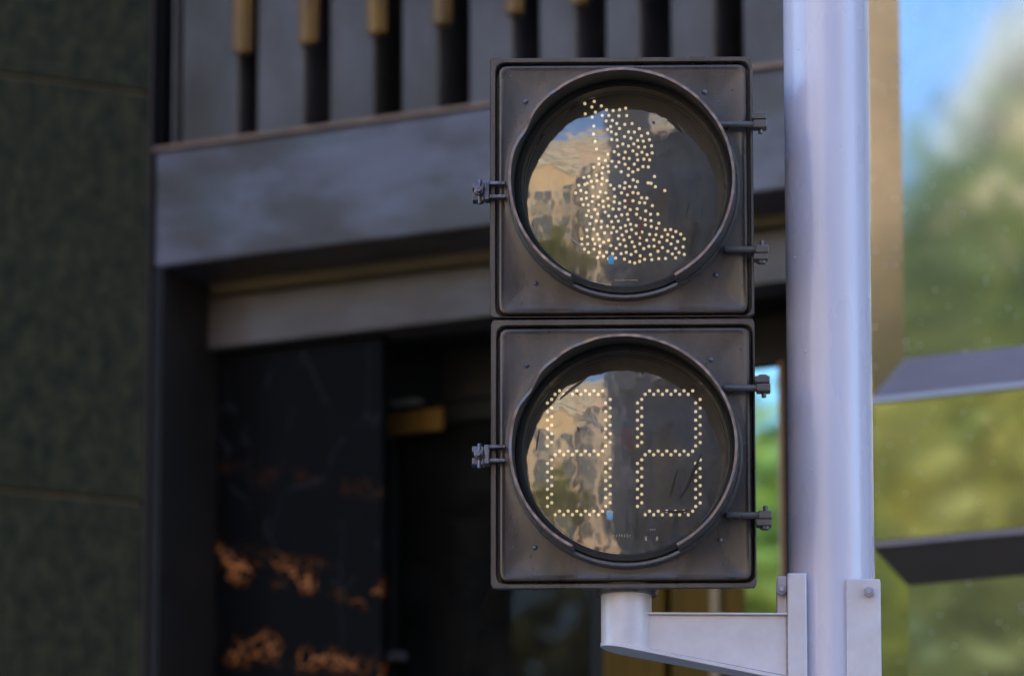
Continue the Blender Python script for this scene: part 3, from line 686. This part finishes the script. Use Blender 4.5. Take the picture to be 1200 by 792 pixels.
# little components at the foot of the boards
def comp(board, lst, name, m, y=YB):
    mb = MB()
    for px, py, w_, h_ in lst:
        x, z_ = T(y, px, py); mb.box(x-w_*S/2, x+w_*S/2, y-.001, y+.0025, z_-h_*S/2, z_+h_*S/2)
    mb.build(name, m, board, bevel=.0003)
comp(boardB, [(719.5+3.1*k, 627.5, 1.3, 2.6 + (k%3)) for k in range(7)] + [(762+2.6*k, 620.5, 1.5, 2.4) for k in range(3)] + [(757,631,3,5.5),(770,631,3,5.5)], 'circuit_components', M['chip'])
comp(boardA, [(722+3*k, 328.5, 1.8, 1.8) for k in range(9)] + [(703+2.4*k, 332.5, 1.4, 1.6) for k in range(5)], 'circuit_components', M['chip'])
comp(boardB, [(735, 514, 13, 26)], 'red_lens_reflection', M['red_glint'], .0172)  # red block added to imitate a reddish reflection in the lens
comp(boardA, [(735, 230, 8, 22)], 'red_lens_reflection', M['red_glint'], .0172)  # same painted reflection on the upper board
for board, px, py in ((boardB, 714.5, 602), (boardA, 716, 303)):
    x, z_ = T(.008, px, py); MB().box(x-.0040, x+.0040, .012, .017, z_-.0065, z_+.006).build('blue_lens_reflection', M['blue_glint'], board, bevel=.003, smooth=True)  # glowing blue block added to imitate a blue reflection in the lens

# ================================================================== pole with its bracket
PY = .095                                                     # pole centre in the light's frame
PF = frame(Vector((0, 0, 0)), 0)
x_, z_ = T(PY, 971.5, 400); pw = LF @ Vector((x_, PY, 0)); RP = 50.2*(8.05/FPX)
PB = frame(Vector((pw.x, pw.y, 0)), R(-1.6))
pole = empty('signal_pole', PB, 'smooth round lilac grey metal pole carrying the signal on a bracket', 'pole')
MB().cyl((0,0,0), (0,0,6.4), RP, 96).build('pole_shaft', M['pole'], pole, smooth=True)
MB().cyl((0,0,6.4), (0,0,6.44), RP+.004, 48, RP*.6).build('pole_cap', M['pole'], pole, smooth=True)
MB().cyl((0,0,0), (0,0,.02), .15, 48).build('base_flange', M['pole'], pole, smooth=True)
Q = lambda w, px, py: on(PB, w, px, py)
# stub pipe with a slanted foot
YS = -.045
sx = Q(YS, 734, 720)[0]; rs = 29.5*S; ztop = Q(YS, 734, 694)[1]
xL = sx - rs
zA = Q(YS-rs, 734, 755)[1]
slope = (Q(YS, 925, 788)[1]-Q(YS, 745, 753)[1])/(Q(YS, 925, 788)[0]-Q(YS, 745, 753)[0])
mb = MB(); n = 64; top = []; bot = []
for i in range(n):
    a = 2*math.pi*i/n; x = sx + rs*math.cos(a); y = YS + rs*math.sin(a)
    top.append(mb.bm.verts.new((x, y, ztop+.006))); bot.append(mb.bm.verts.new((x, y, zA + slope*(x-sx))))
for i in range(n): mb.bm.faces.new((top[i], top[(i+1)%n], bot[(i+1)%n], bot[i]))
mb.bm.faces.new(top[::-1]); mb.bm.faces.new(bot)
br = mb.build('bracket_stub', M['bracket'], pole, smooth=True)
MB().cyl((sx, YS, ztop), (sx, YS, ztop+.005), rs+.003, 48).build('stub_flange', M['bracket'], br, smooth=True)
# arm: web, top flange, bottom flange
xe = Q(YS, 923, 740)[0]; xs = sx + rs*.45
yw = YS - .014; yf0, yf1 = YS-.024, YS+.022
zt0 = Q(yf0, 760, 716)[1]; zt1 = Q(yf0, 920, 717)[1]
zb_ = lambda x: zA + slope*(x-sx)
mb = MB(); mb.prism([(xs, zb_(xs)+.001), (xe, zb_(xe)+.001), (xe, zt1-.003), (xs, zt0-.003)], yw, yw+.005)
arm_o = mb.build('bracket_arm', M['bracket'], pole, bevel=.0008)
mb = MB(); xt = sx + rs*.55; mb.prism([(xt, zt0-.0029), (xe, zt1-.0029), (xe, zt1), (xt, zt0)], yf0+.004, yf1); mb.build('top_flange', M['bracket'], arm_o, bevel=.001)
mb = MB(); N = 20                                            # bottom flange with a rounded end under the stub
ptsb = [(xe, yf0), (xe, yf1)] + [(sx + rs*1.03*math.cos(a), YS + rs*1.03*math.sin(a)) for a in [R(80) + R(200)*k/N for k in range(N+1)]]
lo = [mb.bm.verts.new((x, y, zb_(x)-.0045)) for x, y in ptsb]; hi = [mb.bm.verts.new((x, y, zb_(x)+.0008)) for x, y in ptsb]
mb.bm.faces.new(lo); mb.bm.faces.new(hi[::-1])
for i in range(len(lo)): mb.bm.faces.new((lo[i], lo[(i+1)%len(lo)], hi[(i+1)%len(lo)], hi[i]))
mb.build('bottom_flange', M['bracket'], arm_o, bevel=.0008)
# weld bead at the web foot
mb = MB(); mb.cyl((xs, yw-.0005, zb_(xs)+.002), (xe, yw-.0005, zb_(xe)+.002), .0018, 8); mb.cyl((xe-.001, yw-.0005, zb_(xe)), (xe-.001, yw-.0005, zt1-.003), .0018, 8)
mb.build('weld_bead', mat('rusty_weld', (.42,.33,.32), .5, var=(.25,.17,.13), scale=90, vamt=.3), arm_o, smooth=True)
# clamp: left channel (edge on) and right strap
yc = -RP-.006
a0, zc1 = Q(yc, 922.5, 671); a1 = Q(yc, 945, 671)[0]; zc0 = zc1 - .235
cl = MB().box(a0, a1, yc, .03, zc0, zc1).build('clamp_plate', M['bracket'], pole, bevel=.0022)
e0, ez = Q(-.045, 910.5, 673)
MB().box(e0, a0-.0004, -.045, .03, zc0+.004, zc1-.001).build('clamp_ear', M['bracket'], cl, bevel=.0015)
bz = Q(-.05, 914, 691)[1]
mb = MB(); mb.cyl((e0+.0055, -.058, bz), (e0+.0055, -.044, bz), .0082, 6); mb.cyl((e0+.0055, -.062, bz), (e0+.0055, -.056, bz), .0042, 12); mb.build('bolt', M['bolt'], cl, bevel=.001)
b0, zr1 = Q(yc+.004, 991.5, 678); b1_ = Q(yc+.004, 1031.5, 678)[0]
cr_ = MB().box(b0, b1_, yc+.004, yc+.012, zc0, zr1).box(b1_-.007, b1_+.0008, yc+.013, .04, zc0, zr1-.001).box(b0, b0+.006, yc+.013, -RP*.75, zc0, zr1-.001).build('clamp_plate', M['bracket'], pole, bevel=.002)
bx, bz = Q(yc, 1018, 693)
mb = MB(); mb.cyl((bx, yc+.004, bz), (bx, yc-.003, bz), .0074, 6); mb.cyl((bx, yc-.003, bz), (bx, yc-.0055, bz), .0040, 12); mb.build('bolt', M['bolt'], cr_, bevel=.001)
mb = MB(); mb.cyl((bx, yc+.004, bz-.19), (bx, yc-.003, bz-.19), .0074, 6); mb.cyl((bx, yc-.003, bz-.19), (bx, yc-.0055, bz-.19), .0040, 12); mb.build('bolt', M['bolt'], cr_, bevel=.001)
# paint runs and chips on the shaft
mb = MB(); rnd = random.Random(9)
for px, py in ((929,108),(932,297),(985,171),(944,410),(933,180),(952,550),(1008,30),(936,55)):
    x, z_ = Q(-RP, px, py); y = -math.sqrt(max(0, RP*RP-x*x)); mb.ball((x, y, z_), rnd.uniform(.0010,.0018), (1,.6,1.4), 8, 6)
mb.build('paint_drips', M['pole'], pole, smooth=True)
